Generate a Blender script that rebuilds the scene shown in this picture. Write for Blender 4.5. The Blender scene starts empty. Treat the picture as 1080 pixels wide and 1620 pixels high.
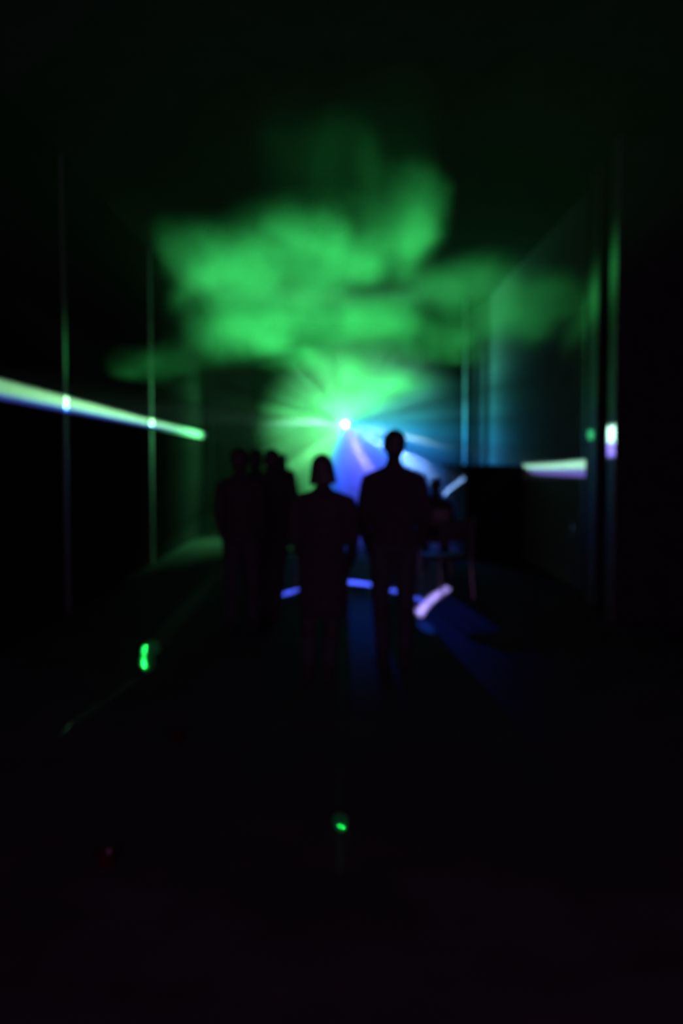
import bpy, bmesh, math, random
from mathutils import Vector, Matrix
random.seed(7)
S = bpy.context.scene
COL = S.collection
PI = math.pi

# ---------------------------------------------------------------- camera, world, lights, exposure
CAM = Vector((0, 0, 1.6))
PITCH = math.radians(3.27)                 # camera looks slightly down
cd = bpy.data.cameras.new('camera'); cam = bpy.data.objects.new('camera', cd); COL.objects.link(cam)
cam.location = CAM
cam.rotation_euler = (PI/2 - PITCH, 0, 0)
cd.sensor_fit = 'VERTICAL'; cd.sensor_height = 36; cd.sensor_width = 24; cd.lens = 35
cd.clip_start = 0.05; cd.clip_end = 200
cd.dof.use_dof = True; cd.dof.focus_distance = 1.3; cd.dof.aperture_fstop = 2.9
S.camera = cam
S.view_settings.view_transform = 'Standard'; S.view_settings.look = 'None'
S.view_settings.exposure = 0.0; S.view_settings.gamma = 1.0
S.cycles.use_denoising = True
S.cycles.volume_bounces = 0
S.cycles.max_bounces = 3
S.cycles.use_adaptive_sampling = True; S.cycles.adaptive_threshold = 0.04
S.cycles.volume_step_rate = 2.5
S.cycles.volume_max_steps = 256
S.cycles.sample_clamp_indirect = 2.0

PROJ = Vector((0.085, 22.0, 2.28))         # lens of the laser projector

def ray(px, py):
    """direction of the view through a pixel of the 1080x1620 frame"""
    f = 1575.0
    x = (px-540)/f; y = (810-py)/f
    c, s = math.cos(PITCH), math.sin(PITCH)
    return Vector((x, c + y*s, -s + y*c))
def at_y(px, py, Y):
    d = ray(px, py); return CAM + d*(Y/d.y)
def at_x(px, py, X):
    d = ray(px, py); return CAM + d*(X/d.x)
def at_floor(px, py, z=0.0):
    d = ray(px, py); return CAM + d*((z-CAM.z)/d.z)

class NT:
    """small helper for writing node trees as expressions"""
    def __init__(s, tree):
        s.t = tree; tree.nodes.clear()
    def n(s, kind, **kw):
        nd = s.t.nodes.new(kind)
        for k, v in kw.items(): setattr(nd, k, v)
        return nd
    def put(s, sock, v):
        if isinstance(v, bpy.types.NodeSocket): s.t.links.new(v, sock)
        else: sock.default_value = v
    def m(s, op, *a, clamp=False):
        nd = s.n('ShaderNodeMath', operation=op, use_clamp=clamp)
        for i, v in enumerate(a): s.put(nd.inputs[i], v)
        return nd.outputs[0]
    def v(s, op, *a, out=0):
        nd = s.n('ShaderNodeVectorMath', operation=op)
        for i, v in enumerate(a):
            if op == 'SCALE' and i == 1: s.put(nd.inputs['Scale'], v)
            else: s.put(nd.inputs[i], v)
        return nd.outputs[out]
    def dot(s, a, b): return s.v('DOT_PRODUCT', a, b, out='Value')
    def comb(s, x, y, z):
        nd = s.n('ShaderNodeCombineXYZ')
        for i, v in enumerate((x, y, z)): s.put(nd.inputs[i], v)
        return nd.outputs[0]
    def sep(s, v):
        nd = s.n('ShaderNodeSeparateXYZ'); s.put(nd.inputs[0], v); return nd.outputs
    def sm(s, v, a, b, lo=0.0, hi=1.0):
        nd = s.n('ShaderNodeMapRange', interpolation_type='SMOOTHSTEP')
        for i, q in zip(('Value', 'From Min', 'From Max', 'To Min', 'To Max'), (v, a, b, lo, hi)): s.put(nd.inputs[i], q)
        return nd.outputs[0]
    def ramp(s, v, stops, interp='LINEAR'):
        nd = s.n('ShaderNodeValToRGB'); s.put(nd.inputs[0], v)
        cr = nd.color_ramp; cr.interpolation = interp
        while len(cr.elements) < len(stops): cr.elements.new(0.5)
        for e, (p, c) in zip(cr.elements, stops):
            e.position = p; e.color = (*c, 1)
        return nd.outputs[0]
    def noise(s, vec, scale, detail=2, rough=0.5, out=0, **kw):
        nd = s.n('ShaderNodeTexNoise', **kw); s.put(nd.inputs['Vector'], vec)
        nd.inputs['Scale'].default_value = scale; nd.inputs['Detail'].default_value = detail
        nd.inputs['Roughness'].default_value = rough
        return nd.outputs[out]

# world: almost nothing outside, thin even haze everywhere in the hall
HAZE = 0.0015
w = bpy.data.worlds.new('world'); S.world = w; w.use_nodes = True
T = NT(w.node_tree)
bg = T.n('ShaderNodeBackground'); bg.inputs[0].default_value = (0.5, 0.2, 0.6, 1); bg.inputs[1].default_value = 0.0005
vs = T.n('ShaderNodeVolumeScatter'); vs.inputs['Color'].default_value = (1, 1, 1, 1)
vs.inputs['Density'].default_value = HAZE; vs.inputs['Anisotropy'].default_value = 0.5
wo = T.n('ShaderNodeOutputWorld')
T.t.links.new(bg.outputs[0], wo.inputs['Surface']); T.t.links.new(vs.outputs[0], wo.inputs['Volume'])

# added dim purple fill light, unseen behind the camera, to lift the blacks
al = bpy.data.lights.new('fill_light', 'AREA'); al.shape = 'RECTANGLE'; al.size = 6; al.size_y = 3
al.color = (1.0, 0.40, 1.0); al.energy = 210.0
ao = bpy.data.objects.new('fill_light', al); COL.objects.link(ao)
ao.location = (0, -3.5, 2.2); ao.rotation_euler = (PI/2, 0, 0)

# ---- the laser projector's light: coloured sectors and drawn strokes, as a function of beam direction
ld = bpy.data.lights.new('laser_light', 'POINT'); ld.energy = 1.0; ld.shadow_soft_size = 0.012
lo = bpy.data.objects.new('laser_light', ld); COL.objects.link(lo); lo.location = PROJ
ld.use_nodes = True
L = NT(ld.node_tree)
tc = L.n('ShaderNodeTexCoord')
dx, dy, dz = L.sep(tc.outputs['Normal'])
SIGN = 1.0
fy = L.m('MULTIPLY', dy, SIGN*-1.0)              # >0 towards the audience
inv = L.m('DIVIDE', SIGN*1.0, L.m('MAXIMUM', fy, 0.02))
s_ = L.m('MULTIPLY', dx, inv)                    # sideways slope of the beam
t_ = L.m('MULTIPLY', dz, inv)                    # upward slope of the beam
front = L.m('GREATER_THAN', fy, 0.03)
def st(P):
    d = P - PROJ; return d.x/-d.y, d.z/-d.y
C0 = st(CAM)
ps = L.m('SUBTRACT', s_, C0[0]); pt = L.m('SUBTRACT', t_, C0[1])
ang = L.m('FRACT', L.m('ADD', L.m('DIVIDE', L.m('ARCTAN2', pt, ps), 2*PI), 1.0))     # 0 right, .25 up, .5 left, .75 down
rho = L.m('SQRT', L.m('ADD', L.m('MULTIPLY', ps, ps), L.m('MULTIPLY', pt, pt)))
GR = (0.13, 1.0, 0.30)
K = 380.0
stops = [(0.0, (0.02, 0.28, 0.40)), (0.045, (0.04, 0.38, 0.32)), (0.10, (0.07, 0.45, 0.22)), (0.2, (0.08, .5, .18)), (0.30, (0.10, .68, .21)), (0.45, (0.12, 1.0, .27)),
         (0.62, (0.14, .9, .26)), (0.68, (0.12, .85, .24)), (0.705, (0.02, .25, .5)), (0.73, (0.03, .12, 1.1)),
         (0.80, (0.10, .12, 1.3)), (0.86, (0.07, .14, 1.2)), (0.92, (0.02, .2, .85)), (0.97, (0.02, .3, .65)), (1.0, (0.02, .34, .52))]
sector = L.ramp(ang, stops)
# fine radial beams inside the wide wash
rays_ = L.noise(L.comb(L.m('COSINE', L.m('MULTIPLY', ang, 2*PI)), L.m('SINE', L.m('MULTIPLY', ang, 2*PI)), 0.0), 7.0, 3, 0.6)
rays_ = L.sm(rays_, 0.3, 0.7, 0.6, 1.4)
wash = L.m('MULTIPLY', L.m('MULTIPLY', rays_, L.m('MULTIPLY', L.sm(rho, 0.28, 0.9), L.sm(rho, 1.7, 0.6, 0.04, 1.0))), K)
total = L.v('SCALE', sector, wash)

# upper sheet of green light that rises towards the audience
def sheetT(s): return 0.09 + 0.11*s - 0.45*s*s
Tn = L.m('ADD', 0.09, L.m('ADD', L.m('MULTIPLY', s_, 0.11), L.m('MULTIPLY', L.m('MULTIPLY', s_, s_), -0.45)))
de = L.m('DIVIDE', L.m('SUBTRACT', t_, Tn), 0.020)
g = L.m('POWER', 2.718, L.m('MULTIPLY', L.m('MULTIPLY', de, de), -1.0))
lim = L.m('MULTIPLY', L.sm(s_, -0.19, -0.10), L.sm(s_, 0.31, 0.12))
lim = L.m('ADD', lim, L.m('MULTIPLY', L.m('MULTIPLY', L.sm(s_, -0.31, -0.26), L.sm(s_, -0.18, -0.22)), 0.1))
g = L.m('MULTIPLY', L.m('MULTIPLY', g, lim), 2350.0)
sheetcol = L.v('SCALE', (0.06, 1.0, 0.19), g)
wide_wash = total
total = sheetcol                                 # from here on: fans of laser light, which thin out with distance, not its square
lf = L.n('ShaderNodeLightFalloff'); lf.inputs['Strength'].default_value = 1.0/12; lf.inputs['Smooth'].default_value = 0.0

# drawn strokes: thin curved fans that leave bright lines where they meet walls and floor
STROKES = []
def stroke(pts, half, cols, power, soft=0.35, wall=0.0):
    """pts: 3 points in the hall (the fan passes through them); half: half thickness in slope units;
    cols: colour(s), the lower one last"""
    (x0, y0), (x1, y1), (x2, y2) = [st(p) for p in pts]
    # parabola t = a + b (s-x1) + c (s-x1)^2
    u0, u2 = x0-x1, x2-x1
    a = y1
    c = ((y0-a)/u0 - (y2-a)/u2)/(u0-u2); b = (y0-a)/u0 - c*u0
    global total
    u = L.m('SUBTRACT', s_, x1)
    pr = L.m('MULTIPLY_ADD', L.m('MULTIPLY_ADD', u, c, b), u, a)
    e = L.m('SUBTRACT', t_, pr)
    lo_, hi_ = min(x0, x2), max(x0, x2); sf = 0.02*(hi_-lo_)
    win = L.m('MULTIPLY', L.sm(s_, lo_-sf, lo_+sf), L.sm(s_, hi_+sf, hi_-sf))
    if wall:      # the scanner dwells longer on the far part of the wall, so the line stays even
        ss = L.m('MULTIPLY', s_, s_)
        win = L.m('MULTIPLY', win, L.m('MULTIPLY', L.m('DIVIDE', L.m('ADD', ss, 1.0), L.m('MAXIMUM', ss, 0.01)), wall))
    for (off, hw, col, pw) in cols:
        ee = L.m('ABSOLUTE', L.m('SUBTRACT', e, off*half))
        band = L.sm(ee, half*hw*(1+soft), half*hw*(1-soft), 0.0, 1.0)
        k = L.m('MULTIPLY', L.m('MULTIPLY', band, win), power*pw)
        total = L.v('ADD', total, L.v('SCALE', col, k))

def spot(P, r, col, power):
    global total
    x, y = st(P)
    a = L.m('SUBTRACT', s_, x); b = L.m('SUBTRACT', t_, y)
    q = L.m('SQRT', L.m('ADD', L.m('MULTIPLY', a, a), L.m('MULTIPLY', b, b)))
    total = L.v('ADD', total, L.v('SCALE', col, L.m('MULTIPLY', L.sm(q, r, r*0.6), power)))

WX = 2.8
WHT_G = (0.35, 1.0, 0.42); BL = (0.02, 0.12, 1.0); PB = (0.28, 0.22, 1.0)
# left wall line (green white with a thin blue lower edge)
stroke([at_x(0, 612, -WX+.012), at_x(165, 651, -WX+.012), at_x(331, 691, -WX+.012)], 0.0042, [(0, 1, (0.34, 1.0, .42), 1), (-1.2, .5, BL, .5)], 6500, wall=1/26)
# right wall line
stroke([at_x(828, 738, WX-.012), at_x(885, 737, WX-.012), at_x(938, 734, WX-.012)], 0.0045, [(0, 1, (0.45, 1.0, .7), 1), (-2.0, .95, PB, .55)], 3000, wall=1/13)
# glints on the pillar edges
stroke([at_x(960, 688, 2.602), at_x(966, 687, 2.602), at_x(973, 686, 2.602)], 0.006, [(0, 1, (.5, 1, .8), 1), (-2, .9, PB, .6)], 1500)
stroke([at_x(930, 688, 2.682), at_x(934, 688, 2.682), at_x(938, 688, 2.682)], 0.004, [(0, 1, (.06, 1, .3), 1)], 260)
spot(at_x(735, 665, 2.412), 0.03, (.05, .8, .6), 260)
spot(at_x(738, 717, 2.412), 0.02, (.05, .8, .6), 500)
# floor arc
stroke([at_floor(408, 955), at_floor(540, 921), at_floor(672, 952)], 0.0030, [(0, 1, (0.06, .10, 1.0), 1)], 9000)
# bright floor stroke at the chair, and its softer spill
stroke([at_floor(661, 972), at_floor(684, 947), at_floor(710, 930)], 0.0030, [(0, 1, (0.42, .33, 1.0), 1)], 10000)
spot(at_floor(673, 991), 0.006, (0.02, .1, 1), 900)
stroke([at_floor(690, 1000), at_floor(715, 985), at_floor(745, 965)], 0.022, [(0, 1, (0.01, .05, 1.0), 1)], 220, soft=.95)
stroke([at_floor(552, 985), at_floor(575, 985), at_floor(602, 985)], 0.022, [(0, 1, (0.01, .08, .8), 1)], 200, soft=.95)
# stroke across the side panel of the bar counter
stroke([at_x(702, 783, 1.9), at_x(718, 768, 1.9), at_x(734, 757, 1.9)], 0.004, [(0, 1, (0.25, .5, 1.0), 1)], 26000)

final = L.v('SCALE', total, front)
em = L.n('ShaderNodeEmission'); L.put(em.inputs[0], final); L.put(em.inputs[1], 1.0*4*PI)
lout = L.n('ShaderNodeOutputLight'); L.t.links.new(em.outputs[0], lout.inputs[0])

# ---------------------------------------------------------------- materials
def mat(name, col, rough=0.6, metal=0.0, spec=0.5, bump=0.0, bscale=40, vary=0.25, trans=0.0, coat=0.0):
    m = bpy.data.materials.new(name); m.use_nodes = True
    N = NT(m.node_tree)
    o = N.n('ShaderNodeOutputMaterial'); b = N.n('ShaderNodeBsdfPrincipled')
    g = N.n('ShaderNodeTexCoord').outputs['Object']
    nz = N.noise(g, bscale*0.2, 3, 0.6)
    k = N.sm(nz, 0.3, 0.7, 1-vary, 1+vary)
    c = N.v('SCALE', col, k)
    N.put(b.inputs['Base Color'], c)
    b.inputs['Roughness'].default_value = rough; b.inputs['Metallic'].default_value = metal
    b.inputs['Specular IOR Level'].default_value = spec
    b.inputs['Transmission Weight'].default_value = trans
    b.inputs['Coat Weight'].default_value = coat
    if bump:
        bp = N.n('ShaderNodeBump'); bp.inputs['Strength'].default_value = bump; bp.inputs['Distance'].default_value = 0.01
        N.put(bp.inputs['Height'], N.noise(g, bscale, 3, 0.6)); N.put(b.inputs['Normal'], bp.outputs[0])
    N.t.links.new(b.outputs[0], o.inputs['Surface'])
    return m
M = dict(
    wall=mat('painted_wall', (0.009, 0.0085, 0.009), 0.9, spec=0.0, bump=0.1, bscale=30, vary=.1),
    pale=mat('line_reflector_pale', (0.60, 0.60, 0.60), 0.85, spec=.1, vary=.08),
    panel=mat('side_panel_lit', (0.10, 0.10, 0.11), 0.9, spec=0.0, vary=.1),  # lightened from the counter's black to bring out the laser stroke
    edge=mat('brushed_edge', (0.05, 0.05, 0.05), 0.5, spec=.2, vary=.1),
    pale_skin=mat('pale_skin', (0.28, 0.21, 0.17), 0.6, spec=.2, vary=.1),
    wall_lit=mat('wall_right_lit', (0.08, 0.09, 0.08), 0.8, spec=.1, bump=0.1, bscale=30, vary=.1),  # paler, greener copy of the wall; its stronger light is put into the colour
    wall_strip=mat('metal_trim', (0.035, 0.035, 0.035), 0.5, metal=.2, vary=.1),
    black=mat('black_paint', (0.006, 0.006, 0.006), 0.9, spec=.05, bscale=20),
    ceil=mat('black_ceiling', (0.02, 0.02, 0.02), 0.95, spec=.02, bump=.2, bscale=20),
    floor=mat('dark_glossy_floor', (0.018, 0.018, 0.019), 0.78, spec=.035, bump=.05, bscale=8),
    cloth=mat('dark_cloth', (0.012, 0.011, 0.012), 0.95, spec=.15, bump=.3, bscale=120),
    denim=mat('dark_denim', (0.014, 0.014, 0.018), 0.95, spec=.15, bump=.3, bscale=150),
    skin=mat('skin', (0.012, 0.008, 0.008), 0.7, spec=.1, vary=.1),
    hair=mat('dark_hair', (0.008, 0.006, 0.005), 0.6, spec=.3, bump=.6, bscale=90),
    shoe=mat('shoe_rubber', (0.008, 0.008, 0.008), 0.8, spec=.1),
    chrome=mat('chrome', (0.16, 0.16, 0.17), 0.3, metal=1.0, vary=.05),
    vinyl=mat('black_vinyl', (0.015, 0.015, 0.016), 0.5),
    case=mat('matt_black_case', (0.02, 0.02, 0.02), 0.7, bump=.2, bscale=90),
    grille=mat('grille_cloth', (0.008, 0.008, 0.008), 0.9, bump=.5, bscale=200),
)
def plastic(name, col, thru=.28):
    """thin plastic that glows through when lit from behind"""
    m = bpy.data.materials.new(name); m.use_nodes = True
    N = NT(m.node_tree); o = N.n('ShaderNodeOutputMaterial')
    tr = N.n('ShaderNodeBsdfTranslucent'); tr.inputs[0].default_value = (*col, 1)
    df = N.n('ShaderNodeBsdfDiffuse'); df.inputs[0].default_value = (*[c*.5 for c in col], 1)
    gl = N.n('ShaderNodeBsdfGlossy'); gl.inputs['Roughness'].default_value = .3; gl.inputs[0].default_value = (.015, .015, .015, 1)
    a = N.n('ShaderNodeAddShader'); b = N.n('ShaderNodeAddShader')
    N.t.links.new(tr.outputs[0], a.inputs[0]); N.t.links.new(gl.outputs[0], a.inputs[1])
    mx = N.n('ShaderNodeMixShader'); mx.inputs[0].default_value = .3
    N.t.links.new(a.outputs[0], mx.inputs[1]); N.t.links.new(df.outputs[0], mx.inputs[2])
    tp = N.n('ShaderNodeBsdfTransparent'); tp.inputs[0].default_value = (.5, .5, .5, 1)
    m2 = N.n('ShaderNodeMixShader'); m2.inputs[0].default_value = thru
    N.t.links.new(mx.outputs[0], m2.inputs[1]); N.t.links.new(tp.outputs[0], m2.inputs[2])
    N.t.links.new(m2.outputs[0], o.inputs[0]); N.t.nodes.remove(b)
    return m
M['milky'] = plastic('beam_tinted_plastic', (.05, .62, .18), .02)  # green of the laser beam put into the plastic's colour
M['redcup'] = plastic('red_plastic', (.10, .006, .006))
def emit(name, col, k):
    m = bpy.data.materials.new(name); m.use_nodes = True
    N = NT(m.node_tree); o = N.n('ShaderNodeOutputMaterial'); e = N.n('ShaderNodeEmission')
    e.inputs[0].default_value = (*col, 1); e.inputs[1].default_value = k
    N.t.links.new(e.outputs[0], o.inputs[0]); return m

# ---------------------------------------------------------------- mesh helpers
def link(name, me, m, parent=None):
    o = bpy.data.objects.new(name, me); COL.objects.link(o)
    if m: me.materials.append(m)
    if parent: o.parent = parent
    return o
def obj(name, bm, m, parent=None, smooth=True):
    me = bpy.data.meshes.new(name); bm.to_mesh(me); bm.free()
    if smooth:
        for p in me.polygons: p.use_smooth = True
        try: me.set_sharp_from_angle(angle=math.radians(40))
        except Exception: pass
    return link(name, me, m, parent)
def tag(o, label=None, cat=None, group=None, kind=None):
    if label: o['label'] = label
    if cat: o['category'] = cat
    if group: o['group'] = group
    if kind: o['kind'] = kind
    return o
def empty(name, loc, rz=0):
    o = bpy.data.objects.new(name, None); COL.objects.link(o); o.location = loc; o.rotation_euler = (0, 0, rz)
    o.empty_display_size = .1; return o
def box(bm, x0, x1, y0, y1, z0, z1, bev=0.0, mtx=None):
    b = bmesh.new()
    vs = [b.verts.new((x, y, z)) for x in (x0, x1) for y in (y0, y1) for z in (z0, z1)]
    for f in ((0, 1, 3, 2), (4, 6, 7, 5), (0, 4, 5, 1), (2, 3, 7, 6), (0, 2, 6, 4), (1, 5, 7, 3)):
        b.faces.new([vs[i] for i in f])
    if bev: bmesh.ops.bevel(b, geom=list(b.edges), offset=bev, segments=2, affect='EDGES', profile=.6)
    if mtx: bmesh.ops.transform(b, matrix=mtx, verts=b.verts)
    merge(bm, b)
def merge(bm, b):
    me = bpy.data.meshes.new('tmp'); b.to_mesh(me); b.free(); bm.from_mesh(me); bpy.data.meshes.remove(me)
def frame(d):
    d = d.normalized(); q = Vector((0, 0, 1)) if abs(d.z) < .9 else Vector((0, 1, 0))
    a = q.cross(d).normalized(); return a, d.cross(a)
def tube(bm, pts, r, seg=12, cap=True):
    pts = [Vector(p) for p in pts]; rr = r if isinstance(r, (list, tuple)) else [r]*len(pts)
    a, b = frame(pts[1]-pts[0]); rings = []
    for i, p in enumerate(pts):
        d = (pts[min(i+1, len(pts)-1)] - pts[max(i-1, 0)]).normalized()
        a = (a - d*a.dot(d)).normalized(); b = d.cross(a)
        rings.append([bm.verts.new(p + (a*math.cos(2*PI*k/seg) + b*math.sin(2*PI*k/seg))*rr[i]) for k in range(seg)])
    for i in range(len(rings)-1):
        for k in range(seg):
            bm.faces.new((rings[i][k], rings[i][(k+1) % seg], rings[i+1][(k+1) % seg], rings[i+1][k]))
    if cap:
        bm.faces.new(list(reversed(rings[0]))); bm.faces.new(rings[-1])
def lathe(bm, prof, seg=24, loc=(0, 0, 0)):
    rings = []
    for r, z in prof:
        rings.append([bm.verts.new((loc[0]+r*math.cos(2*PI*k/seg), loc[1]+r*math.sin(2*PI*k/seg), loc[2]+z)) for k in range(seg)])
    for i in range(len(rings)-1):
        for k in range(seg):
            bm.faces.new((rings[i][k], rings[i][(k+1) % seg], rings[i+1][(k+1) % seg], rings[i+1][k]))
    return rings

# ---------------------------------------------------------------- the setting
def struct(name, boxes, m):
    bm = bmesh.new()
    for b in boxes: box(bm, *b)
    o = obj(name, bm, m, smooth=False); o['kind'] = 'structure'; return o
H = 4.6
struct('floor', [(-5, 5, -6, 24, -0.2, 0)], M['floor'])
struct('ceiling', [(-5, 5, -6, 24, H, H+.2)], M['ceil'])
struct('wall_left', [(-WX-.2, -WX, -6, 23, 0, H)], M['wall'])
struct('wall_right', [(WX, WX+.2, 9.8, 23, 0, H), (4.2, 4.4, -6, 9.8, 0, H), (WX, 4.4, 9.75, 9.95, 0, H)], M['wall_lit'])
struct('wall_back', [(-5, 5, 23, 23.2, 0, H)], M['black'])
struct('wall_rear', [(-5, 5, -6.2, -6, 0, H)], M['black'])
struct('pillar_right', [(2.61, 4.2, 9.5, 9.79, 0, H)], M['black'])
struct('pillar_right_near_exit', [(2.69, WX, 10.45, 11.0, 0, H)], M['black'])
struct('pillar_right_far_corner', [(2.42, 2.50, 19.4, 19.8, 0, H)], M['black'])
# added pale reflector strips, shaped along the laser lines to brighten them
def line_reflector(n, x0, x1, pts):
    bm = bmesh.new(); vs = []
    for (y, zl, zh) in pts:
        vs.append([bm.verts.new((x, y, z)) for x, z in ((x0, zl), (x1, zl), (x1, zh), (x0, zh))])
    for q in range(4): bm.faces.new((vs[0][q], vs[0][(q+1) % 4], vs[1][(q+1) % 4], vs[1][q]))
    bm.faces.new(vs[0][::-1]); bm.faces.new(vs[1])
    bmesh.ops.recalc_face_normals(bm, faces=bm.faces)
    o = obj('wall_strip_%d' % n, bm, M['pale'], smooth=False); o['kind'] = 'structure'
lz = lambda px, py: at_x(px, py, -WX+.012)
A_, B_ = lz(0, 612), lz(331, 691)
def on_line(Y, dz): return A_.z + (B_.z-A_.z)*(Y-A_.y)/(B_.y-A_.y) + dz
line_reflector(7, -WX, -WX+.012, [(7.0, on_line(7.0, -.11), on_line(7.0, .075)), (20.7, on_line(20.7, -.06), on_line(20.7, .06))])
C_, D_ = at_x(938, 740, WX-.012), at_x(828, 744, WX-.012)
line_reflector(8, WX-.012, WX, [(11.0, C_.z-.11, C_.z+.10), (15.4, D_.z-.13, D_.z+.13)])
# narrow metal cover strips on the wall joints and pillar edges
def strip(n, b, m='wall_strip'): struct('wall_strip_%d' % n, [b], M[m])
strip(1, (-WX, -WX+.016, 10.08, 10.16, 0, H))
strip(2, (-WX, -WX+.016, 14.6, 14.75, 0, H))
strip(3, (2.602, 2.612, 9.49, 9.78, 0, H), 'edge')
strip(4, (2.682, 2.692, 10.5, 10.9, 0, H), 'edge')
strip(5, (2.412, 2.422, 19.4, 19.8, 0, H), 'edge')
strip(6, (WX-.008, WX, 11.5, 11.6, 0, H))

# ---------------------------------------------------------------- smoke lit by the upper sheet
PROJ_S = PROJ
def sheet_point(X, Y):
    d = max(PROJ.y - Y, .3); s = max(-.6, min(.6, X/d))
    return PROJ.z + d*sheetT(s)
def plan(px, py):
    """where the view through a pixel meets the sheet (plan X,Y)"""
    d = ray(px, py); lo, hi = 1.0, 21.5
    fn = lambda Y: (CAM.z + d.z*(Y/d.y)) - sheet_point(d.x*Y/d.y, Y)
    for _ in range(50):
        mid = (lo+hi)/2
        if fn(mid) > 0: hi = mid
        else: lo = mid
    Y = (lo+hi)/2; return Vector((d.x*Y/d.y, Y))
X0, X1, Y0, Y1 = -2.76, 2.76, 3.2, 21.0
nx, ny = 44, 70
bm = bmesh.new(); top = []; bot = []
for j in range(ny+1):
    Y = Y0 + (Y1-Y0)*j/ny; a = []; b = []
    for i in range(nx+1):
        X = X0 + (X1-X0)*i/nx
        z = sheet_point(X, Y); th = 0.22 + .05*math.sin(X*2.3+Y*.9) + .04*math.sin(Y*1.7-X)
        th *= min(1, .35 + (Y1-Y)/6)
        e = min(1, (i+.3)/3, (nx-i+.3)/3, (j+.3)/3, (ny-j+.3)/3); th *= e
        z = min(z, H-.3)
        a.append(bm.verts.new((X, Y, z+th))); b.append(bm.verts.new((X, Y, z-th)))
    top.append(a); bot.append(b)
for j in range(ny):
    for i in range(nx):
        bm.faces.new((top[j][i], top[j][i+1], top[j+1][i+1], top[j+1][i]))
        bm.faces.new((bot[j][i], bot[j+1][i], bot[j+1][i+1], bot[j][i+1]))
for j in range(ny):
    bm.faces.new((top[j][0], top[j+1][0], bot[j+1][0], bot[j][0])); bm.faces.new((top[j][nx], bot[j][nx], bot[j+1][nx], top[j+1][nx]))
for i in range(nx):
    bm.faces.new((top[0][i], bot[0][i], bot[0][i+1], top[0][i+1])); bm.faces.new((top[ny][i], top[ny][i+1], bot[ny][i+1], bot[ny][i]))
bmesh.ops.recalc_face_normals(bm, faces=bm.faces)
m = bpy.data.materials.new('drifting_smoke'); m.use_nodes = True
N = NT(m.node_tree)
P = N.n('ShaderNodeTexCoord').outputs['Object']
wn = N.n('ShaderNodeTexNoise'); N.put(wn.inputs['Vector'], N.v('MULTIPLY', P, (1, .45, 1))); wn.inputs['Scale'].default_value = 1.1; wn.inputs['Detail'].default_value = 3
wv = N.v('MULTIPLY', N.v('SUBTRACT', wn.outputs['Color'], (.5, .5, .5)), (.9, 2.0, 0))
PW = N.v('ADD', P, wv)
px_, py_, pz_ = N.sep(PW)
V1 = N.comb(px_, py_, 1.0)
acc = None
# puffs: centre and half sizes in the hall were read off the photograph; (px, py, half width, half height, tilt deg, weight)
PUFFS = [
 (450, 395, 150, 42, 0, 1.5), (345, 435, 72, 42, -25, 1.3), (560, 405, 50, 28, 0, .8), (460, 505, 130, 28, 0, .75), (365, 530, 90, 22, 18, 1.1),
 (235, 575, 85, 13, 14, 4.0), (600, 505, 60, 22, -8, .5), (300, 450, 40, 18, 30, .7),
 (648, 352, 44, 32, 0, 1.1), (655, 392, 26, 20, 0, .8), (575, 295, 24, 34, 0, .25),
 (520, 250, 60, 60, 0, .05), (600, 230, 170, 95, 0, .24), (400, 240, 120, 60, 0, .16),
 (720, 445, 110, 24, 0, .65), (880, 470, 80, 16, 0, .7), (860, 525, 66, 26, 0, .8), (760, 500, 110, 26, 0, .55), (1000, 475, 80, 20, 0, .5), (980, 520, 90, 24, 0, .3),
 (470, 565, 60, 9, -6, .7), (590, 598, 75, 9, -9, 1.0), (690, 620, 60, 9, -20, 1.0), (520, 560, 90, 14, -4, .4), (640, 545, 90, 12, -6, .45),
 (760, 560, 60, 14, -12, .5), (280, 600, 60, 10, 12, .5), (540, 630, 90, 14, 0, .15)]
for (cx, cy, hw, hh, tilt, amp) in PUFFS:
    p0 = plan(cx, cy); t = math.radians(tilt)
    ax = (math.cos(t), -math.sin(t)); ay = (math.sin(t), math.cos(t))
    u = plan(cx+ax[0]*hw*.5, cy+ax[1]*hw*.5) - plan(cx-ax[0]*hw*.5, cy-ax[1]*hw*.5)
    v = plan(cx+ay[0]*hh*.5, cy+ay[1]*hh*.5) - plan(cx-ay[0]*hh*.5, cy-ay[1]*hh*.5)
    A = Matrix(((u.x, v.x), (u.y, v.y))).inverted()
    r0 = (A[0][0], A[0][1], -(A[0][0]*p0.x + A[0][1]*p0.y)); r1 = (A[1][0], A[1][1], -(A[1][0]*p0.x + A[1][1]*p0.y))
    a = N.dot(V1, r0); b = N.dot(V1, r1)
    q = N.m('MULTIPLY_ADD', a, a, N.m('MULTIPLY', b, b))
    q = N.m('POWER', q, 1.35)
    e = N.m('POWER', 0.42, q)
    acc = N.m('MULTIPLY', e, amp) if acc is None else N.m('MULTIPLY_ADD', e, amp, acc)
fine = N.noise(N.v('MULTIPLY', PW, (1.6, .5, 1.6)), 1.6, 4, .55)
fine = N.sm(fine, .32, .68, .55, 1.3)
DK = 0.14
dens = N.m('MULTIPLY', N.m('MULTIPLY', N.m('MAXIMUM', N.m('SUBTRACT', acc, 0.19), 0.0), fine), DK)
vs = N.n('ShaderNodeVolumeScatter'); N.put(vs.inputs['Density'], dens); vs.inputs['Color'].default_value = (1, 1, 1, 1)
vs.inputs['Anisotropy'].default_value = 0.7
o = N.n('ShaderNodeOutputMaterial'); N.t.links.new(vs.outputs[0], o.inputs['Volume'])
sm = obj('smoke_cloud', bm, m)
tag(sm, 'drifting sheet of smoke glowing green in the laser light under the ceiling', 'smoke', kind='stuff')

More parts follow.
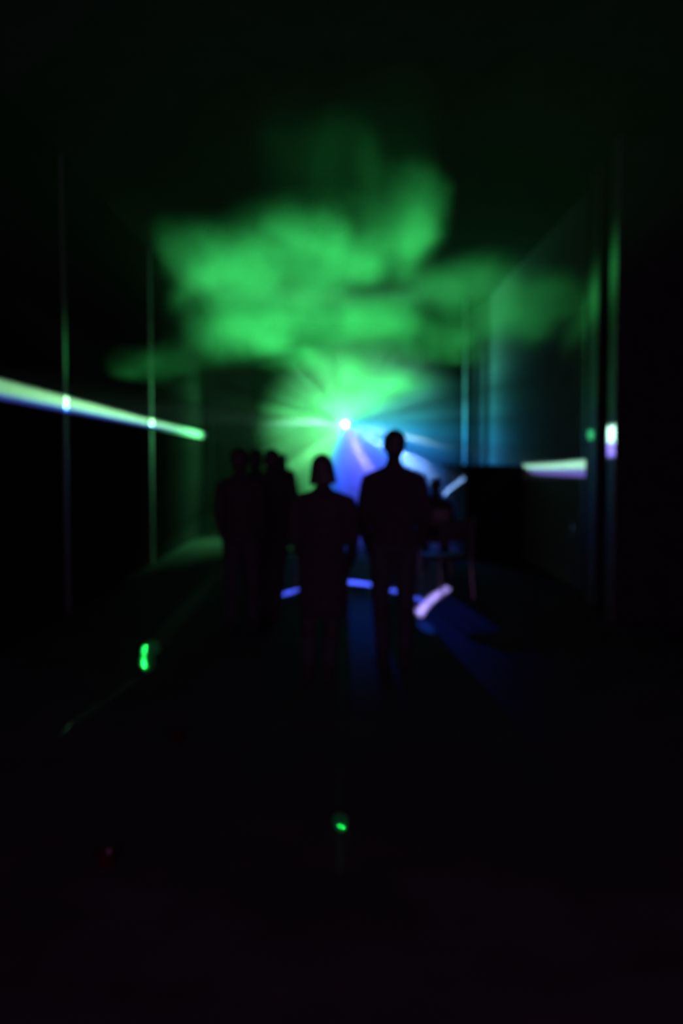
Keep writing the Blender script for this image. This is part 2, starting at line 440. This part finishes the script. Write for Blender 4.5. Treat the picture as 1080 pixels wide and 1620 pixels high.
# denser fog that has gathered round the projector at the far end
b = bmesh.new(); FC = Vector((0.45, 19.4, 2.1)); FR = Vector((2.25, 3.0, 2.0))
bmesh.ops.create_icosphere(b, subdivisions=4, radius=1)
for v in b.verts: v.co = FC + Vector((v.co.x*FR.x, v.co.y*FR.y, v.co.z*FR.z))
m = bpy.data.materials.new('fog_bank'); m.use_nodes = True; N = NT(m.node_tree)
P = N.n('ShaderNodeTexCoord').outputs['Object']
q = N.v('LENGTH', N.v('DIVIDE', N.v('SUBTRACT', P, tuple(FC)), tuple(FR)), out='Value')
nz = N.sm(N.noise(P, 0.9, 3, .55), .3, .7, .55, 1.4)
vs = N.n('ShaderNodeVolumeScatter'); N.put(vs.inputs['Density'], N.m('MULTIPLY', N.m('MULTIPLY', N.sm(q, 1.0, 0.25), nz), 0.25)); vs.inputs['Color'].default_value = (1, 1, 1, 1)
vs.inputs['Anisotropy'].default_value = 0.45
o = N.n('ShaderNodeOutputMaterial'); N.t.links.new(vs.outputs[0], o.inputs['Volume'])
tag(obj('fog_cloud', b, m), 'hazy bank of fog glowing round the laser projector at the far end', 'fog', kind='stuff')

# ---------------------------------------------------------------- people
def capsule(bm, a, b, ra, rb, seg=14, flat=1.0):
    a, b = Vector(a), Vector(b); d = b-a; n = d.length
    if n < 1e-5: d = Vector((0, 0, 1)); n = 1e-5
    u, v = frame(d); d = d.normalized(); rings = []
    prof = [(-ra*math.cos(t), ra*math.sin(t)) for t in (0.15, .5, .9, 1.25)] + [(n*k/4, ra+(rb-ra)*k/4) for k in range(5)] \
        + [(n+rb*math.sin(t), rb*math.cos(t)) for t in (.35, .75, 1.1, 1.42)]
    for h, r in prof:
        rings.append([bm.verts.new(a + d*h + (u*math.cos(2*PI*k/seg) + v*math.sin(2*PI*k/seg)*flat)*r) for k in range(seg)])
    for i in range(len(rings)-1):
        for k in range(seg):
            bm.faces.new((rings[i][k], rings[i][(k+1) % seg], rings[i+1][(k+1) % seg], rings[i+1][k]))
    bm.faces.new(list(reversed(rings[0]))); bm.faces.new(rings[-1])
def ellip(bm, c, r, rot=None):
    b = bmesh.new(); bmesh.ops.create_uvsphere(b, u_segments=20, v_segments=14, radius=1)
    mt = Matrix.Translation(c) @ (rot.to_4x4() if rot else Matrix()) @ Matrix.Diagonal((*r, 1))
    bmesh.ops.transform(b, matrix=mt, verts=b.verts); merge(bm, b)
DG = None
def fuse(name, bm, m, parent, vox, smooth=6):
    """one continuous surface out of overlapping volumes"""
    me = bpy.data.meshes.new(name); bm.to_mesh(me); bm.free()
    o = link(name, me, m, None)
    r = o.modifiers.new('r', 'REMESH'); r.mode = 'VOXEL'; r.voxel_size = vox; r.use_smooth_shade = True
    s = o.modifiers.new('s', 'SMOOTH'); s.factor = .5; s.iterations = smooth
    bpy.context.view_layer.update()
    dg = bpy.context.evaluated_depsgraph_get()
    me2 = bpy.data.meshes.new_from_object(o.evaluated_get(dg)); me2.name = name
    o.modifiers.clear(); o.data = me2; bpy.data.meshes.remove(me)
    for p in me2.polygons: p.use_smooth = True
    o.parent = parent; return o

def person(loc, rz, h, label, pose='stand', hair='short', armL=None, armR=None, sleeves=True, skin='skin', legs=None, lean=0.0, coat=0.0, headtilt=(0, 0), vox=.009, wide=1.0, group=None):
    """figure facing +y in its own frame, h = standing height"""
    root = empty('person', loc, rz)
    k = h/1.75
    J = {}
    def V(x, y, z): return Vector((x*k, y*k, z*k))
    if pose == 'stand':
        pel = V(0, 0, .95)
        lg = legs or ((-.10, -.02, 0), (.11, .03, 0))
        for sd, (fx, fy, _) in zip((-1, 1), lg):
            hip = V(.09*sd, 0, .91); foot = V(fx, fy, .085)
            kn = hip.lerp(foot, .50) + V(.01*sd, .03, 0)
            J[sd] = (hip, kn, foot)
    else:
        pel = V(0, 0, .56)
        for sd in (-1, 1):
            J[sd] = (V(.09*sd, 0, .54), V(.13*sd, .42, .53), V(.15*sd, .40, .085))
    R = Matrix.Rotation(-lean, 3, 'X')
    up = lambda x, y, z: pel + R @ V(x, y, z)
    chest = up(0, .0, .34); neck0 = up(0, -.01, .50)
    hr = R @ Matrix.Rotation(-headtilt[0], 3, 'X') @ Matrix.Rotation(headtilt[1], 3, 'Y')
    hc = neck0 + R @ V(0, .01, .075) + hr @ V(0, .02, .105)          # head centre
    sh = {sd: up(.178*sd*wide, -.005, .425) for sd in (-1, 1)}
    arms = {}
    for sd, a in ((-1, armL), (1, armR)):
        el, wr = a if a else ((.25*sd*wide, -.03, .17), (.27*sd*wide, .06, -.08))
        arms[sd] = (up(*el), up(*wr))
    # ---- body: head, neck, trunk, limbs and hands in one surface
    b = bmesh.new()
    hd = lambda x, y, z: hc + hr @ V(x, y, z)
    ellip(b, hd(0, -.015, .025), Vector((.074, .094, .092))*k, hr)
    ellip(b, hd(0, .018, -.03), Vector((.060, .072, .080))*k, hr)
    ellip(b, hd(0, .045, -.085), Vector((.034, .034, .026))*k, hr)       # chin
    capsule(b, hd(0, .088, .012), hd(0, .105, -.022), .008*k, .014*k)    # nose
    capsule(b, hd(-.03, .078, .03), hd(.03, .078, .03), .012*k, .012*k)  # brow
    capsule(b, hd(-.018, .082, -.052), hd(.018, .082, -.052), .009*k, .009*k)   # lips
    for sd in (-1, 1):
        ellip(b, hd(.076*sd, -.008, -.005), Vector((.012, .018, .032))*k, hr)
    capsule(b, neck0 - R @ V(0, 0, .04), hd(0, -.015, -.06), .062*k, .055*k)
    ellip(b, up(0, 0, .36), Vector((.155*wide, .105, .17))*k, R)
    ellip(b, up(0, 0, .16), Vector((.135*wide, .095, .18))*k, R)
    ellip(b, up(0, -.01, -.02), Vector((.165*wide, .115, .12))*k, R)
    for sd in (-1, 1):
        capsule(b, up(.03*sd, -.015, .49), sh[sd], .052*k, .058*k)
        el, wr = arms[sd]
        capsule(b, sh[sd], el, .052*k, .038*k); capsule(b, el, wr, .037*k, .025*k)
        # hand
        d = (wr-el).normalized(); pr = R @ Vector((sd, 0, 0)); side = (pr - d*pr.dot(d)).normalized(); fw = d.cross(side)
        if fw.y < 0: fw = -fw
        # palm plane spanned by d and fw, palm towards the body
        pal = wr + d*.045*k
        capsule(b, wr, pal + d*.02*k, .024*k, .026*k, flat=1); capsule(b, wr+d*.03*k-fw*.018*k, wr+d*.085*k-fw*.022*k, .015*k, .014*k)
        capsule(b, wr+d*.03*k+fw*.018*k, wr+d*.085*k+fw*.022*k, .015*k, .014*k)
        for q, ln in ((-1.5, .030), (-.5, .038), (.5, .041), (1.5, .037)):
            p0 = wr + d*.088*k + fw*q*.0185*k
            p1 = p0 + (d*.95 - side*.25 + fw*q*.05)*ln*k; p2 = p1 + (d*.7 - side*.7)*ln*.7*k; p3 = p2 + (d*.3 - side*.9)*ln*.5*k
            capsule(b, p0, p1, .0095*k, .0088*k, seg=8); capsule(b, p1, p2, .0088*k, .0080*k, seg=8); capsule(b, p2, p3, .0080*k, .0070*k, seg=8)
        p0 = wr + d*.03*k + fw*.026*k; p1 = p0 + (d*.6+fw*.75)*.036*k; p2 = p1 + (d*.9+fw*.25-side*.2)*.032*k
        capsule(b, p0, p1, .013*k, .0105*k, seg=8); capsule(b, p1, p2, .0105*k, .009*k, seg=8)
        hip, kn, an = J[sd]
        capsule(b, hip, kn, .083*k, .055*k); capsule(b, kn, an, .052*k, .037*k)
        ellip(b, kn.lerp(an, .28) - V(0, .018, 0), Vector((.050, .052, .11))*k)
        capsule(b, an - V(0, .03, .04), an + V(0, .15, -.055), .034*k, .026*k)
    body = fuse('body', b, M[skin], root, vox*k, 4)
    # ---- hair
    b = bmesh.new()
    ellip(b, hd(0, -.028, .04), Vector((.086, .098, .092))*k, hr)
    ellip(b, hd(0, -.055, -.01), Vector((.078, .060, .075))*k, hr)
    if hair == 'long':
        for q in range(-3, 4):
            capsule(b, hd(.024*q, -.07+.006*abs(q), .0), up(.032*q, -.12, .36), .035*k, .022*k)
    if hair == 'bob':
        for q in range(-4, 5):
            a = q*.42
            capsule(b, hd(.06*math.sin(a), -.03-.04*math.cos(a), .02), hd(.088*math.sin(a), -.03-.05*math.cos(a), -.09), .034*k, .024*k)
    if hair == 'bun':
        ellip(b, hd(0, -.10, .085), Vector((.04, .04, .038))*k, hr)
    fuse('hair', b, M['hair'], root, .011*k, 5)
    # ---- jacket
    b = bmesh.new()
    ellip(b, up(0, -.005, .37), Vector((.185*wide, .135, .18))*k, R)
    ellip(b, up(0, -.005, .17), Vector((.170*wide, .125, .20))*k, R)
    ellip(b, up(0, -.01, .0), Vector((.185*wide, .135, .12))*k, R)
    capsule(b, up(0, -.01, .48), up(0, -.01, .535), .085*k, .070*k)
    for sd in (-1, 1):
        el, wr = arms[sd]
        capsule(b, up(.05*sd, -.015, .475), sh[sd], .068*k, .070*k)
        capsule(b, sh[sd], el if sleeves else sh[sd].lerp(el, .8), .070*k, .054*k)
        if sleeves: capsule(b, el, wr - (wr-el).normalized()*.015*k, .053*k, .040*k)
    if coat:
        for q in range(9):
            a = 2*PI*q/9
            capsule(b, V(.10*wide*math.cos(a), .06*math.sin(a), .95), V(.115*wide*math.cos(a), .10*math.sin(a), .95-coat), .085*k, .075*k)
        capsule(b, V(0, 0, .9), V(0, 0, .95-coat*.9), .12*k, .13*k)
    fuse('jacket', b, M['cloth'], root, .014*k, 5)
    # ---- trousers
    b = bmesh.new()
    ellip(b, pel + V(0, -.01, -.02), Vector((.175*wide, .128, .125))*k)
    for sd in (-1, 1):
        hip, kn, an = J[sd]
        capsule(b, hip, kn, .098*k, .070*k); capsule(b, kn, an + (kn-an).normalized()*.02, .068*k, .056*k)
    fuse('trousers', b, M['denim'], root, .014*k, 5)
    for sd in (-1, 1):
        an = J[sd][2]; b = bmesh.new()
        box(b, an.x-.048*k, an.x+.048*k, an.y-.085*k, an.y+.20*k, 0.0, .03*k, bev=.012*k)
        capsule(b, Vector((an.x, an.y-.03*k, .055*k)), Vector((an.x, an.y+.14*k, .045*k)), .050*k, .040*k)
        capsule(b, Vector((an.x, an.y-.02*k, .05*k)), Vector((an.x, an.y-.02*k, .11*k)), .05*k, .045*k)
        for v in b.verts: v.co.z = max(v.co.z, 0.0)
        obj('shoe', b, M['shoe'], root)
    tag(root, label, 'person', group)
    return root
def gx(px, Y): return (px-540)/1575*Y

person((gx(627, 7.5)-.02, 7.5, 0), math.radians(3), 1.785, 'tallest dark person seen from behind, just right of the bright lens',
       legs=((-.075, 0, 0), (.085, .02, 0)), headtilt=(.05, .03), armL=((-.235, -.02, .17), (-.19, .12, -.04)), armR=((.24, -.02, .17), (.20, .13, -.03)), vox=.0075)
person((gx(511, 7.0), 7.0, 0), math.radians(-8), 1.60, 'person in a long dark coat seen from behind, below and left of the lens', hair='bob',
       coat=.38, legs=((-.12, 0, 0), (.03, .03, 0)), headtilt=(.1, -.05), armR=((.235, 0, .18), (.20, .16, .0)), armL=((-.235, 0, .18), (-.18, .16, .0)), wide=1.08)
person((gx(380, 9.0), 9.0, 0), math.radians(-14), 1.66, 'person standing under the hanging loudspeaker, leftmost of the dark crowd', headtilt=(.1, -.1), hair='short', vox=.009,
       armR=((.22, 0, .17), (.20, .08, -.07)), armL=((-.22, 0, .17), (-.20, .08, -.07)), wide=1.0)
person((gx(428, 9.6), 9.6, 0), math.radians(6), 1.655, 'dark person between the leftmost figure and the one in the long coat', hair='short', wide=1.1, headtilt=(.15, .1), vox=.009,
       armR=((.23, 0, .17), (.20, .1, -.05)), armL=((-.23, 0, .17), (-.20, .1, -.05)), legs=((-.05, 0, 0), (.05, 0, 0)))
person((gx(404, 10.6), 10.6, 0), math.radians(10), 1.66, 'person just right of the leftmost figure, head level with its own', hair='short', wide=1.1, vox=.011)
person((gx(447, 17.5), 17.5, 0), math.radians(-20), 1.62, 'long haired person farthest back in the dark crowd', hair='long', wide=1.05, vox=.011)
person((gx(688, 13.5), 13.5, 0), math.radians(-6), 1.66, 'person sitting on a chair, seen past the tallest figure, on its right', pose='sit', lean=.12, headtilt=(.1, .05),
       armR=((.25, .05, .2), (.16, .28, .05)), armL=((-.25, .05, .2), (-.16, .28, .05)))

# ---------------------------------------------------------------- chairs
def chair(loc, rz, label):
    r = empty('metal_chair', loc, rz)
    b = bmesh.new(); box(b, -.21, .21, -.21, .21, .44, .485, bev=.018); obj('seat', b, M['vinyl'], r)
    b = bmesh.new()
    for i in range(7):
        pass
    box(b, -.19, .19, -.245, -.215, .64, .88, bev=.014); obj('backrest', b, M['vinyl'], r)
    for sx in (-1, 1):
        b = bmesh.new(); tube(b, [(sx*.19, .19, .45), (sx*.20, .21, .2), (sx*.205, .225, 0.0)], .011); obj('leg', b, M['chrome'], r)
        b = bmesh.new(); tube(b, [(sx*.205, -.27, 0), (sx*.20, -.23, .25), (sx*.20, -.215, .46), (sx*.20, -.235, .70), (sx*.20, -.255, .90)], .011); obj('leg', b, M['chrome'], r)
    b = bmesh.new(); tube(b, [(-.195, .18, .43), (.195, .18, .43)], .009); tube(b, [(-.195, -.2, .43), (.195, -.2, .43)], .009)
    tube(b, [(-.195, -.2, .43), (-.195, .18, .43)], .009); tube(b, [(.195, -.2, .43), (.195, .18, .43)], .009)
    obj('seat_frame', b, M['chrome'], r)
    tag(r, label, 'chair'); return r
chair((gx(688, 13.5), 13.48, 0), math.radians(-6), 'dark metal chair carrying the sitting person')
chair((gx(690, 11.1)+.12, 11.2, 0), math.radians(24), 'empty metal chair beside the bright blue floor stroke')
chair((gx(452, 11.9), 11.9, 0), math.radians(-14), 'empty metal chair beside the left end of the blue floor arc')

# ---------------------------------------------------------------- bar counter along the right wall
r = empty('bar_counter', (1.9, 17.0, 0))
b = bmesh.new(); box(b, .012, .895, -1.70, 1.70, 0.08, 1.38, bev=.008); obj('counter_body', b, M['black'], r)
b = bmesh.new(); box(b, 0, .012, -1.66, 1.68, 0.10, 1.37); obj('side_panel', b, M['panel'], r)
b = bmesh.new(); box(b, -.04, .895, -1.75, 1.74, 1.38, 1.43, bev=.012); obj('counter_top', b, M['black'], r)
b = bmesh.new(); box(b, .05, .895, -1.66, 1.66, 0, .08); obj('plinth', b, M['black'], r)
for y in (-.85, 0, .85):
    b = bmesh.new(); box(b, -.006, .0, y-.01, y+.01, .12, 1.36); obj('panel_joint', b, M['black'], r)
tag(r, 'tall black bar counter standing along the right wall', 'counter')

# ---------------------------------------------------------------- hanging loudspeaker, left
r = empty('hanging_loudspeaker', (-2.32, 20.9, 0), math.radians(0))
zt = at_y(362, 582, 20.9).z; z = zt; y = 0.0; tilt = 0.0
n = 5; hh = (zt - at_y(362, 722, 20.9).z)/n
for i in range(n):
    a = math.radians([2, 4, 9, 16, 24][i]); mt = Matrix.Translation((.035*i*i*.35, y, z)) @ Matrix.Rotation(a, 4, 'X')
    b = bmesh.new(); wtop, dd = .45 - .01*i, .26
    vs = [b.verts.new(mt @ Vector(p)) for p in ((-wtop, -dd, -hh), (wtop, -dd, -hh), (wtop*.8, dd, -hh*.9), (-wtop*.8, dd, -hh*.9), (-wtop, -dd, 0), (wtop, -dd, 0), (wtop*.8, dd, -.02), (-wtop*.8, dd, -.02))]
    for f in ((3, 2, 1, 0), (4, 5, 6, 7), (0, 1, 5, 4), (1, 2, 6, 5), (2, 3, 7, 6), (3, 0, 4, 7)): b.faces.new([vs[q] for q in f])
    bmesh.ops.bevel(b, geom=list(b.edges), offset=.015, segments=2, affect='EDGES')
    c = obj('cabinet', b, M['case'], r)
    g = bmesh.new(); box(g, -wtop+.04, wtop-.04, -dd-.012, -dd, -hh+.035, -.035, bev=.004, mtx=mt); obj('grille', g, M['grille'], c)
    z -= hh*math.cos(a); y += hh*math.sin(a)*.6
b = bmesh.new(); box(b, -.4, .4, -.25, .25, zt+.02, zt+.07, bev=.01); obj('flying_frame', b, M['black'], r)
for x in (-.3, .3):
    b = bmesh.new(); tube(b, [(x, 0, zt+.06), (x, 0, H)], .008); obj('chain', b, M['black'], r)
tag(r, 'dark curved column of loudspeaker cabinets hanging left of the green glow', 'loudspeaker')

# ---------------------------------------------------------------- laser projector on its stand
st_ = empty('lighting_stand', (PROJ.x, 22.25, 0))
b = bmesh.new(); tube(b, [(0, 0, .25), (0, 0, 1.2)], .022); tube(b, [(0, 0, 1.15), (0, 0, 2.12)], .017); obj('pole', b, M['case'], st_)
for q in range(3):
    a = 2*PI*q/3 + .5; b = bmesh.new(); tube(b, [(0.02*math.cos(a), .02*math.sin(a), .62), (.42*math.cos(a), .42*math.sin(a), .012)], .012); obj('leg', b, M['case'], st_)
b = bmesh.new(); lathe(b, [(.035, .55), (.04, .6), (.04, .66), (.03, .70)], 16); obj('collar', b, M['case'], st_)
b = bmesh.new(); box(b, -.14, .14, -.10, .10, 2.12, 2.14, bev=.004); obj('top_plate', b, M['case'], st_)
tag(st_, 'black tripod stand carrying the bright laser projector at the far end', 'stand')
pr = empty('laser_projector', (PROJ.x, 22.2, 2.141))
b = bmesh.new(); box(b, -.17, .17, -.14, .22, .03, .25, bev=.012); obj('housing', b, M['case'], pr)
b = bmesh.new()
for k in range(9): box(b, -.14, .14, .222, .23, .05+k*.02, .06+k*.02)
obj('cooling_grille', b, M['black'], pr)
b = bmesh.new(); lathe(b, [(.050, 0), (.054, .02), (.044, .02), (.042, 0)], 24)
bmesh.ops.transform(b, matrix=Matrix.Translation((0, -.14, PROJ.z-2.141)) @ Matrix.Rotation(PI/2, 4, 'X'), verts=b.verts); obj('lens_ring', b, M['chrome'], pr)
b = bmesh.new(); bmesh.ops.create_circle(b, cap_ends=True, segments=24, radius=.043)
bmesh.ops.transform(b, matrix=Matrix.Translation((0, -.147, PROJ.z-2.141)) @ Matrix.Rotation(PI/2, 4, 'X'), verts=b.verts)
o = obj('lens', b, emit('lens_light', (0.92, .85, 1.0), 36.0), pr); o['label'] = 'blazing white lens'
b = bmesh.new(); tube(b, [(-.19, .04, .14), (-.19, .04, .0), (.19, .04, .0), (.19, .04, .14)], .010); obj('bracket', b, M['case'], pr)
tag(pr, 'black laser projector with a blazing white lens, on the stand at the far end', 'projector')

# ---------------------------------------------------------------- litter on the floor that catches the beams
def crumple(b, k, seed):
    rnd = random.Random(seed)
    ph = [rnd.uniform(0, 6) for _ in range(6)]
    for v in b.verts:
        x, y, z = v.co
        v.co.x += k*(math.sin(z*60*.5+ph[0]+y*40) + .6*math.sin(x*70+ph[1]+z*35))
        v.co.y += k*(math.sin(z*50+ph[2]+x*45)); v.co.z = max(0.0, z + k*.5*math.sin(x*60+ph[3]))
def cup(name, loc, h, r, m, label, cat, rot=(0, 0, 0), seed=1, k=.004):
    root = empty(name, loc)
    b = bmesh.new(); prof = [(r*.68*q/3, 0) for q in (0.05, 1, 2, 3)] + [(r*(.68+.32*q/10), h*q/10) for q in range(11)]
    rg = lathe(b, prof, 24)
    bmesh.ops.transform(b, matrix=Matrix.Rotation(rot[0], 4, 'X') @ Matrix.Rotation(rot[1], 4, 'Y'), verts=b.verts)
    mz = min(v.co.z for v in b.verts)
    for v in b.verts: v.co.z -= mz
    crumple(b, k, seed); obj('cup_wall', b, m, root)
    b = bmesh.new(); ring = [(r*math.cos(2*PI*q/24), r*math.sin(2*PI*q/24), h) for q in range(25)]
    tube(b, ring, .003, 6, cap=False)
    bmesh.ops.transform(b, matrix=Matrix.Rotation(rot[0], 4, 'X') @ Matrix.Rotation(rot[1], 4, 'Y'), verts=b.verts)
    for v in b.verts: v.co.z -= mz
    crumple(b, k, seed); obj('rim', b, m, root)
    tag(root, label, cat); return root
# crumpled plastic bag
pb = at_floor(235, 1063)
b = bmesh.new(); bmesh.ops.create_icosphere(b, subdivisions=4, radius=1)
for v in b.verts:
    x, y, z = v.co; hgt = (z+1)/2
    wv_ = .055 + .012*math.sin(hgt*9)
    cx = .035*max(0, hgt-.5)*2 - .012
    bulge = .03 if (x > .2 and hgt > .62) else 0
    v.co = Vector((x*wv_ + cx + bulge*x + .007*math.sin(9*y+7*z), y*.05 + .008*math.sin(11*x+5*z), hgt*.235 + .008*math.sin(13*x+4*y)))
    v.co.z = max(v.co.z, 0)
b.normal_update()
bmesh.ops.delete(b, geom=[f for f in b.faces if f.normal.y > .35 and .03 < f.calc_center_median().z < .225], context='FACES')   # its mouth gapes away from the camera
o = obj('plastic_bag', b, M['milky'], None); o.location = (pb.x, pb.y, 0)
tag(o, 'crumpled bag glowing green on the dark floor at the left', 'bag')
pc = at_floor(538, 1316)
cup('plastic_cup', (pc.x, pc.y-.03, 0), .058, .034, M['milky'], 'small cup glowing green on the floor, low in the middle', 'cup', rot=(-PI/2, 0, 0), seed=3, k=.003)
pr1 = at_floor(170, 1370); cup('plastic_cup', (pr1.x, pr1.y, 0), .055, .042, M['redcup'], 'faint red plastic cup low on the left, closer to the camera', 'cup', seed=5)
pr2 = at_floor(281, 1173); cup('plastic_cup', (pr2.x, pr2.y, 0), .05, .035, M['redcup'], 'faint red plastic cup on the floor below the green bag', 'cup', seed=8)
# narrow beams of the projector that fall on them
spot(Vector((pb.x+.015, pb.y, .16)), .0050, (.22, 1, .40), 11000)
spot(Vector((pb.x-.01, pb.y, .07)), .0032, (.22, 1, .40), 11000)
spot(Vector((pc.x, pc.y, .034)), .0014, (.05, 1, .3), 5000)
spot(Vector((pr1.x, pr1.y, .03)), .0035, (1, .05, .05), 2500)
spot(Vector((pr2.x, pr2.y, .03)), .0035, (1, .05, .05), 300)
for l in list(L.t.links):
    if l.to_node == em and l.to_socket == em.inputs[0]: L.t.links.remove(l)
L.put(em.inputs[0], L.v('SCALE', L.v('ADD', wide_wash, L.v('SCALE', total, lf.outputs['Linear'])), front))
